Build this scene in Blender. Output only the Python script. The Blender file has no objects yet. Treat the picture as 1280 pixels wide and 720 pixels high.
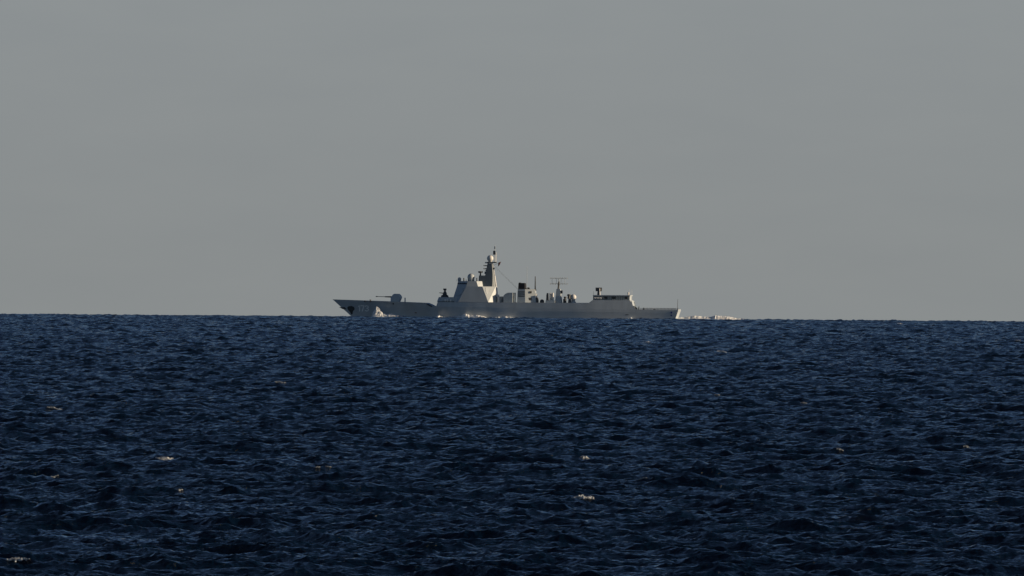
import bpy, bmesh, math, random
import numpy as np
from mathutils import Vector, Matrix

random.seed(173)
rng = np.random.default_rng(52)
R = math.radians
SC = bpy.context.scene
COL = SC.collection

# ------------------------------------------------------------------ camera
H_CAM = 23.0                    # height of the lens above the sea
DIST = 5000.0                   # range of the warship
R_SEA = 587e3                   # curvature of the sea surface: the horizon lies just behind the ship
F_PX = 13736.0                  # focal length in pixels of a 1280 wide frame
MPP = DIST / F_PX               # metres per such pixel at the ship
DIP = math.sqrt(2 * H_CAM / R_SEA)
ROLL = 0.0074
HORIZON_PX = 38.3               # the horizon passes this far under the middle of the frame

cam_d = bpy.data.cameras.new('camera')
cam = bpy.data.objects.new('camera', cam_d)
COL.objects.link(cam)
cam_d.sensor_width = 36.0
cam_d.lens = 36.0 * F_PX / 1280.0
cam_d.clip_start = 1.0
cam_d.clip_end = 60000.0
pitch = HORIZON_PX / F_PX - DIP
fwd = Vector((0, math.cos(pitch), math.sin(pitch)))
right = Vector((1, 0, 0))
up = right.cross(fwd)
r2 = right * math.cos(ROLL) + up * math.sin(ROLL)
u2 = up * math.cos(ROLL) - right * math.sin(ROLL)
M = Matrix((r2, u2, -fwd)).transposed().to_4x4()
M.translation = (0, 0, H_CAM)
cam.matrix_world = M
SC.camera = cam

# ------------------------------------------------------------------ light
SUN_EL = R(12.0)
SUN_AZ = R(-6.8)                 # measured from +X (frame right) towards +Y (away from the lens)
sdir = Vector((math.cos(SUN_AZ) * math.cos(SUN_EL), math.sin(SUN_AZ) * math.cos(SUN_EL), math.sin(SUN_EL)))
sun_d = bpy.data.lights.new('sun', 'SUN')
sun_d.energy = 5.0
sun_d.angle = R(0.5)
sun_d.color = (1.0, 0.79, 0.54)
sun = bpy.data.objects.new('sun', sun_d)
sun.rotation_euler = sdir.to_track_quat('Z', 'Y').to_euler()
sun.location = (300, 0, 200)
COL.objects.link(sun)

world = bpy.data.worlds.new('World')
SC.world = world
world.use_nodes = True
nt = world.node_tree
nt.nodes.clear()
out = nt.nodes.new('ShaderNodeOutputWorld')
bg = nt.nodes.new('ShaderNodeBackground')
sky = nt.nodes.new('ShaderNodeTexSky')
sky.sky_type = 'NISHITA'
sky.sun_disc = False
sky.sun_elevation = SUN_EL
sky.sun_rotation = math.pi / 2 - SUN_AZ   # clockwise from +Y
sky.altitude = 0
sky.air_density = 0.40
sky.dust_density = 0.12
sky.ozone_density = 1.9
bg.inputs['Strength'].default_value = 0.05
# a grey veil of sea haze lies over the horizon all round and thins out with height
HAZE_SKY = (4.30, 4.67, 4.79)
tcw = nt.nodes.new('ShaderNodeTexCoord')
sxw = nt.nodes.new('ShaderNodeSeparateXYZ')
nt.links.new(tcw.outputs['Generated'], sxw.inputs[0])
mrw = nt.nodes.new('ShaderNodeMapRange')
mrw.interpolation_type = 'SMOOTHERSTEP'
mrw.inputs['From Min'].default_value = 0.03
mrw.inputs['From Max'].default_value = 0.055
mrw.inputs['To Min'].default_value = 1.0
mrw.inputs['To Max'].default_value = 0.0
# the veil is raised behind the lens as added fill for the ship's shaded side
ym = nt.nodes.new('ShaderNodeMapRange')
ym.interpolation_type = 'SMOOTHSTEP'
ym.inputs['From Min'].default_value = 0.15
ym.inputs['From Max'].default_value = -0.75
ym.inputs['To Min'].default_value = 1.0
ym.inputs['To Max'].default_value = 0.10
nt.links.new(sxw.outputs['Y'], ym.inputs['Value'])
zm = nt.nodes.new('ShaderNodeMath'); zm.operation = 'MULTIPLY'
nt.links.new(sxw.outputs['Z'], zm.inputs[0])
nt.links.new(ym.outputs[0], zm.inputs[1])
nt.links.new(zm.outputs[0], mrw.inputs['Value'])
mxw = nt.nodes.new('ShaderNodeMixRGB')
cmap = nt.nodes.new('ShaderNodeMapping')      # very faint, flat cloud streaks in the veil
cmap.inputs['Scale'].default_value = (45.0, 45.0, 170.0)
nt.links.new(tcw.outputs['Generated'], cmap.inputs['Vector'])
cn = nt.nodes.new('ShaderNodeTexNoise')
cn.inputs['Scale'].default_value = 1.6
cn.inputs['Detail'].default_value = 5
nt.links.new(cmap.outputs[0], cn.inputs['Vector'])
cr = nt.nodes.new('ShaderNodeValToRGB')
cr.color_ramp.elements[0].position = 0.32
cr.color_ramp.elements[1].position = 0.68
hz = Vector(HAZE_SKY)
cr.color_ramp.elements[0].color = (hz.x * .987 / 10, hz.y * .987 / 10, hz.z * .99 / 10, 1)
cr.color_ramp.elements[1].color = (hz.x * 1.016 / 10, hz.y * 1.013 / 10, hz.z * 1.01 / 10, 1)
nt.links.new(cn.outputs['Fac'], cr.inputs['Fac'])
# the lowest degree of it is a trace warmer and dimmer: the thickest air
lowr = nt.nodes.new('ShaderNodeMapRange')
lowr.inputs['From Min'].default_value = -0.004
lowr.inputs['From Max'].default_value = 0.026
nt.links.new(sxw.outputs['Z'], lowr.inputs['Value'])
lowm = nt.nodes.new('ShaderNodeMixRGB')
lowm.inputs['Color1'].default_value = (9.6, 9.45, 9.3, 1)
lowm.inputs['Color2'].default_value = (10.25, 10.25, 10.3, 1)
nt.links.new(lowr.outputs[0], lowm.inputs['Fac'])
lmul = nt.nodes.new('ShaderNodeMixRGB'); lmul.blend_type = 'MULTIPLY'
lmul.inputs['Fac'].default_value = 1.0
nt.links.new(cr.outputs[0], lmul.inputs['Color1'])
nt.links.new(lowm.outputs[0], lmul.inputs['Color2'])
btint = nt.nodes.new('ShaderNodeMixRGB')      # blue tint added behind the lens to cool the fill on the hull
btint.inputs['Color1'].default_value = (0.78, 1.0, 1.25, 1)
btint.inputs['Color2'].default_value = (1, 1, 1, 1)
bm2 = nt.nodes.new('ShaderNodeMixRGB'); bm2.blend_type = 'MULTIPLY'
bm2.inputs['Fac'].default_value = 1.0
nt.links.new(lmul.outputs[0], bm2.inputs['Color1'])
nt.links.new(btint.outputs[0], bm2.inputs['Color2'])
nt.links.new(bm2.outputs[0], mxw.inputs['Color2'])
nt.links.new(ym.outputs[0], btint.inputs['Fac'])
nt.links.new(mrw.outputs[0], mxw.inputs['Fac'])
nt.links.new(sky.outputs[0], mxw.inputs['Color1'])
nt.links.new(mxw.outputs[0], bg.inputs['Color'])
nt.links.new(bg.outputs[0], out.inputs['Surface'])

SC.view_settings.view_transform = 'Standard'
SC.view_settings.look = 'None'
SC.view_settings.gamma = 1.0
SC.view_settings.use_curve_mapping = False
SC.view_settings.exposure = 0.28

# ------------------------------------------------------------------ materials
def node_mat(name):
    m = bpy.data.materials.new(name)
    m.use_nodes = True
    t = m.node_tree
    t.nodes.clear()
    o = t.nodes.new('ShaderNodeOutputMaterial')
    p = t.nodes.new('ShaderNodeBsdfPrincipled')
    t.links.new(p.outputs[0], o.inputs['Surface'])
    return m, t, p

def paint(name, col, rough=0.55, wear=0.12, scale=0.35, metal=0.0, pale_band=False):
    m, t, p = node_mat(name)
    p.inputs['Roughness'].default_value = rough
    p.inputs['Metallic'].default_value = metal
    tc = t.nodes.new('ShaderNodeTexCoord')
    mp = t.nodes.new('ShaderNodeMapping')
    mp.inputs['Scale'].default_value = (1.0, 1.0, 0.35)
    n = t.nodes.new('ShaderNodeTexNoise')
    n.inputs['Scale'].default_value = scale
    n.inputs['Detail'].default_value = 6
    n.inputs['Roughness'].default_value = 0.65
    r = t.nodes.new('ShaderNodeValToRGB')
    c = Vector(col)
    r.color_ramp.elements[0].position = 0.3
    r.color_ramp.elements[1].position = 0.7
    r.color_ramp.elements[0].color = (*(c * (1 - wear)), 1)
    r.color_ramp.elements[1].color = (*(c * (1 + wear)), 1)
    t.links.new(tc.outputs['Object'], mp.inputs['Vector'])
    t.links.new(mp.outputs[0], n.inputs['Vector'])
    t.links.new(n.outputs['Fac'], r.inputs['Fac'])
    src = r.outputs['Color']
    if pale_band:
        # a paler, warmer band on the plating above the waterline, ragged at its top
        sx = t.nodes.new('ShaderNodeSeparateXYZ')
        t.links.new(tc.outputs['Object'], sx.inputs[0])
        n2 = t.nodes.new('ShaderNodeTexNoise')
        n2.inputs['Scale'].default_value = 0.16
        n2.inputs['Detail'].default_value = 5
        t.links.new(tc.outputs['Object'], n2.inputs['Vector'])
        ma = t.nodes.new('ShaderNodeMath'); ma.operation = 'MULTIPLY_ADD'
        ma.inputs[1].default_value = 5.0; ma.inputs[2].default_value = 0.2
        t.links.new(n2.outputs['Fac'], ma.inputs[0])
        sb = t.nodes.new('ShaderNodeMath'); sb.operation = 'SUBTRACT'
        t.links.new(ma.outputs[0], sb.inputs[0]); t.links.new(sx.outputs['Z'], sb.inputs[1])
        mr = t.nodes.new('ShaderNodeMapRange')
        mr.inputs['From Min'].default_value = -1.5; mr.inputs['From Max'].default_value = 1.8
        mr.inputs['To Max'].default_value = 0.75
        t.links.new(sb.outputs[0], mr.inputs['Value'])
        mx = t.nodes.new('ShaderNodeMixRGB')
        mx.inputs['Color2'].default_value = (0.50, 0.53, 0.545, 1)
        t.links.new(mr.outputs[0], mx.inputs['Fac'])
        t.links.new(src, mx.inputs['Color1'])
        src = mx.outputs[0]
    t.links.new(src, p.inputs['Base Color'])
    return m

HAZE_GREY = (0.385, 0.43, 0.465)
MAT = {
    'hull': paint('hull_paint', HAZE_GREY, 0.5, 0.13, 0.22, pale_band=True),
    'grey': paint('grey_paint', (0.385, 0.425, 0.45), 0.5, 0.08, 0.3),
    'mast': paint('mast_paint', (0.11, 0.135, 0.155), 0.55, 0.12, 0.5),
    'pale': paint('pale_radome', (0.62, 0.61, 0.59), 0.6, 0.06, 0.4),
    'dark': paint('dark_steel', (0.055, 0.06, 0.065), 0.6, 0.25, 0.6),
    'black': paint('soot_black', (0.014, 0.015, 0.018), 0.7, 0.3, 0.5),
    'deck': paint('deck_paint', (0.10, 0.11, 0.12), 0.75, 0.15, 0.4),
    'white': paint('white_paint', (0.74, 0.74, 0.72), 0.5, 0.05, 0.5),
    'number': paint('number_paint', (0.84, 0.85, 0.85), 0.5, 0.10, 0.6),
    'blue': paint('blue_paint', (0.012, 0.018, 0.20), 0.5, 0.1, 0.5),
    'rust': paint('rust_stain', (0.17, 0.085, 0.05), 0.8, 0.3, 1.2),
    'flag': paint('flag_cloth', (0.10, 0.022, 0.022), 0.8, 0.15, 1.0),
    'glass': paint('dark_glass', (0.02, 0.025, 0.03), 0.15, 0.1, 0.5),
}

def foam_material(name, c0, c1):
    m, t, p = node_mat(name)
    p.inputs['Roughness'].default_value = 0.85
    tc = t.nodes.new('ShaderNodeTexCoord')
    n = t.nodes.new('ShaderNodeTexNoise')
    n.inputs['Scale'].default_value = 3.6
    n.inputs['Detail'].default_value = 8
    n.inputs['Roughness'].default_value = 0.7
    r = t.nodes.new('ShaderNodeValToRGB')
    r.color_ramp.elements[0].position = 0.38
    r.color_ramp.elements[0].color = (*c0, 1)
    r.color_ramp.elements[1].position = 0.58
    r.color_ramp.elements[1].color = (*c1, 1)
    t.links.new(tc.outputs['Object'], n.inputs['Vector'])
    t.links.new(n.outputs['Fac'], r.inputs['Fac'])
    t.links.new(r.outputs[0], p.inputs['Base Color'])
    b = t.nodes.new('ShaderNodeBump')
    b.inputs['Strength'].default_value = 0.8
    b.inputs['Distance'].default_value = 0.15
    t.links.new(n.outputs['Fac'], b.inputs['Height'])
    t.links.new(b.outputs[0], p.inputs['Normal'])
    return m
MAT['foam'] = foam_material('sea_foam', (0.08, 0.10, 0.12), (0.60, 0.62, 0.64))
MAT['spray'] = foam_material('spray', (0.68, 0.70, 0.71), (0.84, 0.85, 0.85))
MAT['thin_foam'] = foam_material('thin_sea_foam', (0.03, 0.05, 0.07), (0.36, 0.38, 0.39))

def water_material():
    m, t, p = node_mat('sea_water')
    p.inputs['Base Color'].default_value = (0.0006, 0.0042, 0.0125, 1)
    p.inputs['IOR'].default_value = 1.333
    geo = t.nodes.new('ShaderNodeNewGeometry')
    # wind patches roughen the surface here and there
    big = t.nodes.new('ShaderNodeTexNoise')
    big.inputs['Scale'].default_value = 0.022
    big.inputs['Detail'].default_value = 4
    t.links.new(geo.outputs['Position'], big.inputs['Vector'])
    mr = t.nodes.new('ShaderNodeMapRange')
    mr.inputs['From Min'].default_value = 0.3; mr.inputs['From Max'].default_value = 0.7
    mr.inputs['To Min'].default_value = 0.06; mr.inputs['To Max'].default_value = 0.17
    t.links.new(big.outputs['Fac'], mr.inputs['Value'])
    t.links.new(mr.outputs[0], p.inputs['Roughness'])
    # wavelets
    last = None
    for sc, dist, st in ((0.22, 2.6, 0.8), (0.9, 0.40, 0.75), (3.2, 0.14, 0.9), (9.0, 0.03, 0.7)):
        n = t.nodes.new('ShaderNodeTexNoise')
        n.inputs['Scale'].default_value = sc
        n.inputs['Detail'].default_value = 4
        n.inputs['Roughness'].default_value = 0.55
        n.inputs['Distortion'].default_value = 0.4
        t.links.new(geo.outputs['Position'], n.inputs['Vector'])
        b = t.nodes.new('ShaderNodeBump')
        b.inputs['Strength'].default_value = st
        b.inputs['Distance'].default_value = dist
        t.links.new(n.outputs['Fac'], b.inputs['Height'])
        if last is not None:
            t.links.new(last, b.inputs['Normal'])
        last = b.outputs[0]
    t.links.new(last, p.inputs['Normal'])
    return m
MAT['water'] = water_material()

# ------------------------------------------------------------------ the sea: two spectral wave fields
WIND = R(-112)                  # the waves run towards the lens and a little to the left

class WaveTile:
    def __init__(self, n, size, lmin, lmax, rot, seed, lp, spread):
        g = np.random.default_rng(seed)
        k1 = 2 * np.pi * np.fft.fftfreq(n, size / n)
        kx, ky = np.meshgrid(k1, k1, indexing='ij')
        k = np.hypot(kx, ky); k[0, 0] = 1
        kp = 2 * np.pi / lp
        th = np.arctan2(ky, kx) - (WIND - rot)
        sp = np.clip(np.cos(th), 0, 1) ** spread + 0.06
        S = k ** -4 * np.exp(-1.25 * (kp / k) ** 2) * sp
        ll = 2 * np.pi / k
        S[(ll < lmin) | (ll >= lmax)] = 0
        S[0, 0] = 0
        # absolute level: saturation constant, same for both tiles
        dk = 2 * np.pi / size
        amp = np.sqrt(S * ALPHA) * dk * n * n
        h = amp * (g.standard_normal((n, n)) + 1j * g.standard_normal((n, n))) / np.sqrt(2)
        self.h = np.real(np.fft.ifft2(h)).astype(np.float32)
        self.dx = np.real(np.fft.ifft2(1j * kx / k * h)).astype(np.float32)
        self.dy = np.real(np.fft.ifft2(1j * ky / k * h)).astype(np.float32)
        self.n, self.size, self.c, self.s = n, size, math.cos(rot), math.sin(rot)
    def sample(self, x, y):
        u = (x * self.c + y * self.s) / self.size * self.n
        v = (-x * self.s + y * self.c) / self.size * self.n
        i = np.floor(u).astype(np.int64); j = np.floor(v).astype(np.int64)
        fu = (u - i).astype(np.float32); fv = (v - j).astype(np.float32)
        i0 = i % self.n; j0 = j % self.n; i1 = (i + 1) % self.n; j1 = (j + 1) % self.n
        w00 = (1 - fu) * (1 - fv); w10 = fu * (1 - fv); w01 = (1 - fu) * fv; w11 = fu * fv
        f = lambda a: a[i0, j0] * w00 + a[i1, j0] * w10 + a[i0, j1] * w01 + a[i1, j1] * w11
        h, a, b = f(self.h), f(self.dx), f(self.dy)
        return h, a * self.c - b * self.s, a * self.s + b * self.c

ALPHA = 0.033
TILES = [WaveTile(1024, 431.0, 4.5, 200, R(17), 7, 14.0, 1.6),
         WaveTile(1024, 97.0, 0.35, 4.5, R(-31), 8, 14.0, 1.0)]
CHOP = 1.0

def sea_point(x, y):
    """displaced sea surface over the undisturbed point (x, y)"""
    h = np.zeros_like(x, dtype=np.float64); dx = h.copy(); dy = h.copy()
    for t in TILES:
        a, b, c = t.sample(x, y)
        h += a; dx += b; dy += c
    r2 = x * x + y * y
    return x + CHOP * dx, y + CHOP * dy, h - r2 / (2 * R_SEA)

def mesh_from_arrays(name, verts, quads, mat, smooth=True):
    me = bpy.data.meshes.new(name)
    nv, nf = len(verts), len(quads)
    me.vertices.add(nv); me.loops.add(nf * 4); me.polygons.add(nf)
    me.vertices.foreach_set('co', np.ascontiguousarray(verts, dtype=np.float32).ravel())
    me.loops.foreach_set('vertex_index', np.ascontiguousarray(quads, dtype=np.int32).ravel())
    me.polygons.foreach_set('loop_start', np.arange(0, nf * 4, 4, dtype=np.int32))
    me.polygons.foreach_set('use_smooth', np.full(nf, smooth, dtype=bool))
    me.update(calc_edges=True)
    me.materials.append(mat)
    o = bpy.data.objects.new(name, me)
    COL.objects.link(o)
    return o

def build_sea():
    rows = [np.geomspace(0.5, 30, 14)[:-1], np.geomspace(30, 640, 350)[:-1]]
    rr = [640.0]
    while rr[-1] < 7600:
        rr.append(rr[-1] * (1 + ROW_STEP * (rr[-1] / 640.0) ** 0.45))
    rows.append(np.array(rr)); rows.append(np.geomspace(rr[-1] * 1.02, 30000, 30))
    r = np.concatenate(rows)
    dense = np.arange(-3.4, 3.4001, COL_STEP)
    side = 3.4 + np.cumsum(np.geomspace(COL_STEP * 1.2, 6, 110))
    side = side[side < 176]
    th = np.radians(np.concatenate([-side[::-1], dense, side]))
    T, RR = np.meshgrid(th, r)
    x = np.sin(T) * RR; y = np.cos(T) * RR
    X, Y, Z = sea_point(x.ravel(), y.ravel())
    verts = np.stack([X, Y, Z], 1)
    nr, ncol = T.shape
    idx = np.arange(nr * ncol, dtype=np.int32).reshape(nr, ncol)
    nxt = np.roll(idx, -1, axis=1)               # the last wedge closes the ring behind the lens
    q = np.stack([idx[:-1], nxt[:-1], nxt[1:], idx[1:]], -1).reshape(-1, 4)
    o = mesh_from_arrays('sea', verts, q, MAT['water'])
    o['kind'] = 'structure'
    print('SEA', verts.shape, 'Hs', 4 * np.std(TILES[0].h + 0), 'small', 4 * np.std(TILES[1].h))
    return o
ROW_STEP = 0.00042
COL_STEP = 0.0075
build_sea()

# ------------------------------------------------------------------ mesh helpers
def link(name, bm, mat, parent=None, smooth=False):
    me = bpy.data.meshes.new(name)
    bmesh.ops.recalc_face_normals(bm, faces=bm.faces)
    for f in bm.faces:
        f.smooth = smooth
    bm.to_mesh(me); bm.free()
    me.materials.append(MAT[mat])
    o = bpy.data.objects.new(name, me)
    COL.objects.link(o)
    if parent is not None:
        o.parent = parent
    return o

def B():
    return bmesh.new()

def add_frustum(bm, low, zl, high, zh):
    """low, high: same number of (a, l) corners; l is positive to port"""
    a = [bm.verts.new((p[0], -p[1], zl if len(p) < 3 else p[2])) for p in low]
    b = [bm.verts.new((p[0], -p[1], zh if len(p) < 3 else p[2])) for p in high]
    n = len(a)
    bm.faces.new(a); bm.faces.new(b)
    for i in range(n):
        bm.faces.new((a[i], a[(i + 1) % n], b[(i + 1) % n], b[i]))

def add_box(bm, a0, a1, l0, l1, z0, z1, ta=0.0, tl=0.0):
    """a box whose top shrinks by ta along and tl across"""
    add_frustum(bm, [(a0, l0), (a1, l0), (a1, l1), (a0, l1)], z0,
                [(a0 + ta, l0 + tl), (a1 - ta, l0 + tl), (a1 - ta, l1 - tl), (a0 + ta, l1 - tl)], z1)

def add_tube(bm, p, q, r0, r1=None, n=10):
    r1 = r0 if r1 is None else r1
    p = Vector((p[0], -p[1], p[2])); q = Vector((q[0], -q[1], q[2]))
    d = (q - p).normalized()
    e = d.orthogonal().normalized(); f = d.cross(e)
    ring = lambda c, r: [bm.verts.new(c + e * r * math.cos(2 * math.pi * i / n) + f * r * math.sin(2 * math.pi * i / n)) for i in range(n)]
    a, b = ring(p, r0), ring(q, r1)
    bm.faces.new(a); bm.faces.new(b)
    for i in range(n):
        bm.faces.new((a[i], a[(i + 1) % n], b[(i + 1) % n], b[i]))

def add_lathe(bm, a, l, prof, n=24):
    rings = []
    for r, z in prof:
        rings.append([bm.verts.new((a + r * math.cos(2 * math.pi * i / n), -l + r * math.sin(2 * math.pi * i / n), z)) for i in range(n)])
    for u, v in zip(rings, rings[1:]):
        for i in range(n):
            bm.faces.new((u[i], u[(i + 1) % n], v[(i + 1) % n], v[i]))
    bm.faces.new(rings[0]); bm.faces.new(rings[-1])

def add_prism(bm, prof, l0, l1, tl=0.0, zref=None):
    """side profile (a, z) extruded across the ship from l0 to l1"""
    s = [bm.verts.new((a, -l0, z)) for a, z in prof]
    t = [bm.verts.new((a, -l1, z)) for a, z in prof]
    n = len(s)
    bm.faces.new(s); bm.faces.new(t)
    for i in range(n):
        bm.faces.new((s[i], s[(i + 1) % n], t[(i + 1) % n], t[i]))

def dome_profile(r, zc, zb, n=14, rb=None):
    """a ball of radius r at height zc standing on a short drum that starts at zb"""
    rb = r * 0.72 if rb is None else rb
    start = -math.acos(min(1, rb / r))
    pr = [(rb, zb)]
    for i in range(n + 1):
        t = start + (math.pi / 2 - start) * i / n
        pr.append((max(r * math.cos(t), 0.01), zc + r * math.sin(t)))
    return pr

# ------------------------------------------------------------------ the warship
PSI = R(6.0)
SP, CP = math.sin(PSI), math.cos(PSI)
def wl(px):                     # waterline of the ship, in photograph pixels
    return 397.3 + (px - 430) * 0.0074
def A(px, l=0.0):               # distance aft of the stem head for a photograph column, l metres to port
    return ((px - 415.5) * MPP + l * SP) / CP
def Z(py, px):
    return (wl(px) - py) * MPP

ship = bpy.data.objects.new('warship', None)
COL.objects.link(ship)
ship.location = ((415.5 - 640) * MPP, DIST + 8.0, -DIST ** 2 / (2 * R_SEA) - 0.1)
ship.rotation_euler = (0, 0, -PSI)
ship['label'] = 'long grey guided missile destroyer numbered 173 steaming to the left along the horizon'
ship['category'] = 'warship'

def interp(x, xs, ys):
    return float(np.interp(x, xs, ys))
SHEER_A = [0, A(476, 5), A(533, 7), A(541, 7.5), A(741, 8), 165]
SHEER_Z = [8.25, 7.65, 6.95, 5.5, 4.9, 4.55]
def z_deck(a): return interp(a, SHEER_A, SHEER_Z)
def stem_a(z): return 9.3 * (1 - z / 8.25)
def stern_a(z): return 157.3 + 0.33 * min(max(z, -1), 6)
def sstep(a, b, x):
    t = min(max((x - a) / (b - a), 0), 1)
    return t * t * (3 - 2 * t)
def half_breadth(a, z):
    t = (a - stem_a(z)) / (stern_a(z) - stem_a(z))
    t = min(max(t, 0), 1)
    bw = 8.05 * (1 - (1 - min(t / 0.50, 1)) ** 1.55)
    bd = 8.35 * (1 - (1 - min(t / 0.40, 1)) ** 2.0)
    g = min(max(z / 7.0, -0.3), 1.1)
    g = g ** 1.15 if g > 0 else g
    b = bw + (bd - bw) * g
    fw = sstep(0.2, 0.36, t)
    if z > 3.6:
        b -= (z - 3.6) * 0.10 * fw
    b *= 1 - 0.14 * sstep(0.68, 1.0, t)
    return max(b, 0.04)

def build_hull():
    bm = B()
    ts = sorted(set([round(v, 5) for v in list(np.linspace(0, 0.3, 46)) + list(np.linspace(0.3, 1, 60))]
                    + [(A(p, 7.2)) / 158 for p in (531, 533, 535, 537, 539, 541, 543)]))
    nz = 12
    port, star = [], []
    for t in ts:
        zt = 7.0
        for _ in range(6):
            zt = z_deck(stem_a(zt) + (stern_a(zt) - stem_a(zt)) * t)
        cp, cs = [], []
        for j in range(nz + 1):
            z = -2.5 + (zt + 2.5) * j / nz
            a = stem_a(z) + (stern_a(z) - stem_a(z)) * t
            b = half_breadth(a, z)
            cp.append(bm.verts.new((a, -b, z))); cs.append(bm.verts.new((a, b, z)))
        port.append(cp); star.append(cs)
    n = len(ts)
    for i in range(n - 1):
        for j in range(nz):
            bm.faces.new((port[i][j], port[i][j + 1], port[i + 1][j + 1], port[i + 1][j]))
            bm.faces.new((star[i][j], star[i + 1][j], star[i + 1][j + 1], star[i][j + 1]))
        bm.faces.new((port[i][nz], star[i][nz], star[i + 1][nz], port[i + 1][nz]))
        bm.faces.new((port[i][0], port[i + 1][0], star[i + 1][0], star[i][0]))
    for j in range(nz):
        bm.faces.new((port[-1][j], port[-1][j + 1], star[-1][j + 1], star[-1][j]))
        bm.faces.new((port[0][j], star[0][j], star[0][j + 1], port[0][j + 1]))
    return link('hull', bm, 'hull', ship)
hull = build_hull()

def hull_ribbon(bm, pts, w, off=0.05):
    """a painted stroke on the port plating: pts are (a, z)"""
    for (a0, z0), (a1, z1) in zip(pts, pts[1:]):
        d = Vector((a1 - a0, z1 - z0)); L = d.length; d.normalize()
        nrm = Vector((-d.y, d.x))
        k = max(2, int(L / 0.4))
        prev = None
        for i in range(k + 1):
            s = -w / 2 + (L + w) * i / k
            row = []
            for sgn in (-1, 1):
                a = a0 + d.x * s + nrm.x * w / 2 * sgn
                z = z0 + d.y * s + nrm.y * w / 2 * sgn
                row.append((bm.verts.new((a, -(half_breadth(a, z) + off), z)), bm.verts.new((a, -(half_breadth(a, z) - 0.1), z))))
            if prev:
                bm.faces.new((prev[0][0], prev[1][0], row[1][0], row[0][0]))
                bm.faces.new((prev[0][0], row[0][0], row[0][1], prev[0][1]))
                bm.faces.new((prev[1][0], prev[1][1], row[1][1], row[1][0]))
            prev = row

def digit(name, pts_px, w):
    bm = B()
    hull_ribbon(bm, [(A(p, 2.5), Z(q, p)) for p, q in pts_px], w)
    return link(name, bm, 'number', ship)
digit('hull_number', [(448.1, 383.3), (449.2, 382.4), (449.2, 389.0)], 0.48)
digit('hull_number', [(451.0, 382.5), (454.9, 382.5), (452.6, 389.0)], 0.46)
digit('hull_number', [(456.8, 383.0), (458.2, 382.5), (460.0, 382.9), (460.4, 384.3), (459.4, 385.5), (458.3, 385.6),
                      (459.7, 385.9), (460.6, 387.2), (460.1, 388.6), (458.4, 389.1), (456.8, 388.5)], 0.44)

def hull_patch(name, px0, py0, poly, mat, off=0.04, l=7.0):
    bm = B()
    f, g = [], []
    for dx, dy in poly:
        a, z = A(px0 + dx, l), Z(py0 + dy, px0)
        f.append(bm.verts.new((a, -(half_breadth(a, z) + off), z)))
        g.append(bm.verts.new((a, -(half_breadth(a, z) - 0.25), z)))
    bm.faces.new(f); bm.faces.new(g)
    n = len(f)
    for i in range(n):
        bm.faces.new((f[i], f[(i + 1) % n], g[(i + 1) % n], g[i]))
    return link(name, bm, mat, ship)
# dark anchor recess on the flare, with the anchor stowed in it, and the stem anchor
hull_patch('anchor_recess', 438.0, 386.5, [(-4.4, -1.6), (-2.6, -3.4), (1.6, -3.8), (4.6, -2.4), (5.2, 0.4), (3.0, 2.8), (2.4, 6.2), (0.6, 7.4), (-0.6, 4.2), (-3.4, 1.0)], 'dark', 0.04, 1.5)
def anchor(a, l, z, s, tilt):
    bm = B()
    add_tube(bm, (a, l, z + 1.1 * s), (a + tilt, l, z - 0.5 * s), 0.16 * s)
    add_box(bm, a - 0.75 * s, a + 0.75 * s, l - 0.22 * s, l + 0.22 * s, z - 0.8 * s, z - 0.35 * s)
    for sg in (-1, 1):
        add_frustum(bm, [(a + sg * 0.72 * s - 0.15, l - 0.2 * s), (a + sg * 0.72 * s + 0.15, l - 0.2 * s), (a + sg * 0.72 * s + 0.15, l + 0.2 * s), (a + sg * 0.72 * s - 0.15, l + 0.2 * s)], z - 0.6 * s,
                    [(a + sg * 0.85 * s - 0.03, l - 0.05 * s), (a + sg * 0.85 * s + 0.03, l - 0.05 * s), (a + sg * 0.85 * s + 0.03, l + 0.05 * s), (a + sg * 0.85 * s - 0.03, l + 0.05 * s)], z + 0.45 * s)
    return link('anchor', bm, 'dark', ship)
anchor(A(438.5, 2.2), half_breadth(A(438.5, 2.2), 4.0) + 0.25, 4.0, 0.9, 0.0)
za = Z(384.6, 426)
bm = B()                        # housing of the stem anchor: a short lip under the stem head
add_frustum(bm, [(stem_a(za - .7) - 0.2, -0.5), (stem_a(za - .7) + 1.6, -0.6), (stem_a(za - .7) + 1.6, 0.6), (stem_a(za - .7) - 0.2, 0.5)], za - 0.75,
            [(stem_a(za) - 1.1, -0.55), (stem_a(za) + 1.6, -0.7), (stem_a(za) + 1.6, 0.7), (stem_a(za) - 1.1, 0.55)], za + 0.15)
link('stem_anchor', bm, 'dark', ship)
# scupper under the gun, rust mark, stern characters
oct8 = lambda r, e=1.0: [(r * math.cos(i * math.pi / 4 + .4), e * r * math.sin(i * math.pi / 4 + .4)) for i in range(8)]
hull_patch('scupper', 491.6, 379.9, oct8(1.0), 'black', 0.04, 6.0)
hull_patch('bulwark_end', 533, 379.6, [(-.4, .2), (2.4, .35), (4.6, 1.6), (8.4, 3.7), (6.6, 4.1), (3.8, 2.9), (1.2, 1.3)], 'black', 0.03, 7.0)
hull_patch('rust_mark', 519.5, 391.2, [(-1.6, -.3), (0, -.7), (1.6, -.4), (1.2, .5), (-.6, .6)], 'rust', 0.04, 6.5)
hull_patch('overboard_outlet', 783.5, 393.4, [(-2.4, -.3), (0, -.6), (2.4, -.4), (2.2, .3), (-1.8, .4)], 'dark', 0.04, 7.5)
hull_patch('stern_marking', 838.9, 390.6, [(-1.0, -1.1), (.9, -1.2), (1.1, .6), (.3, 1.2), (-.9, .9)], 'blue', 0.05, 7.0)
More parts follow.
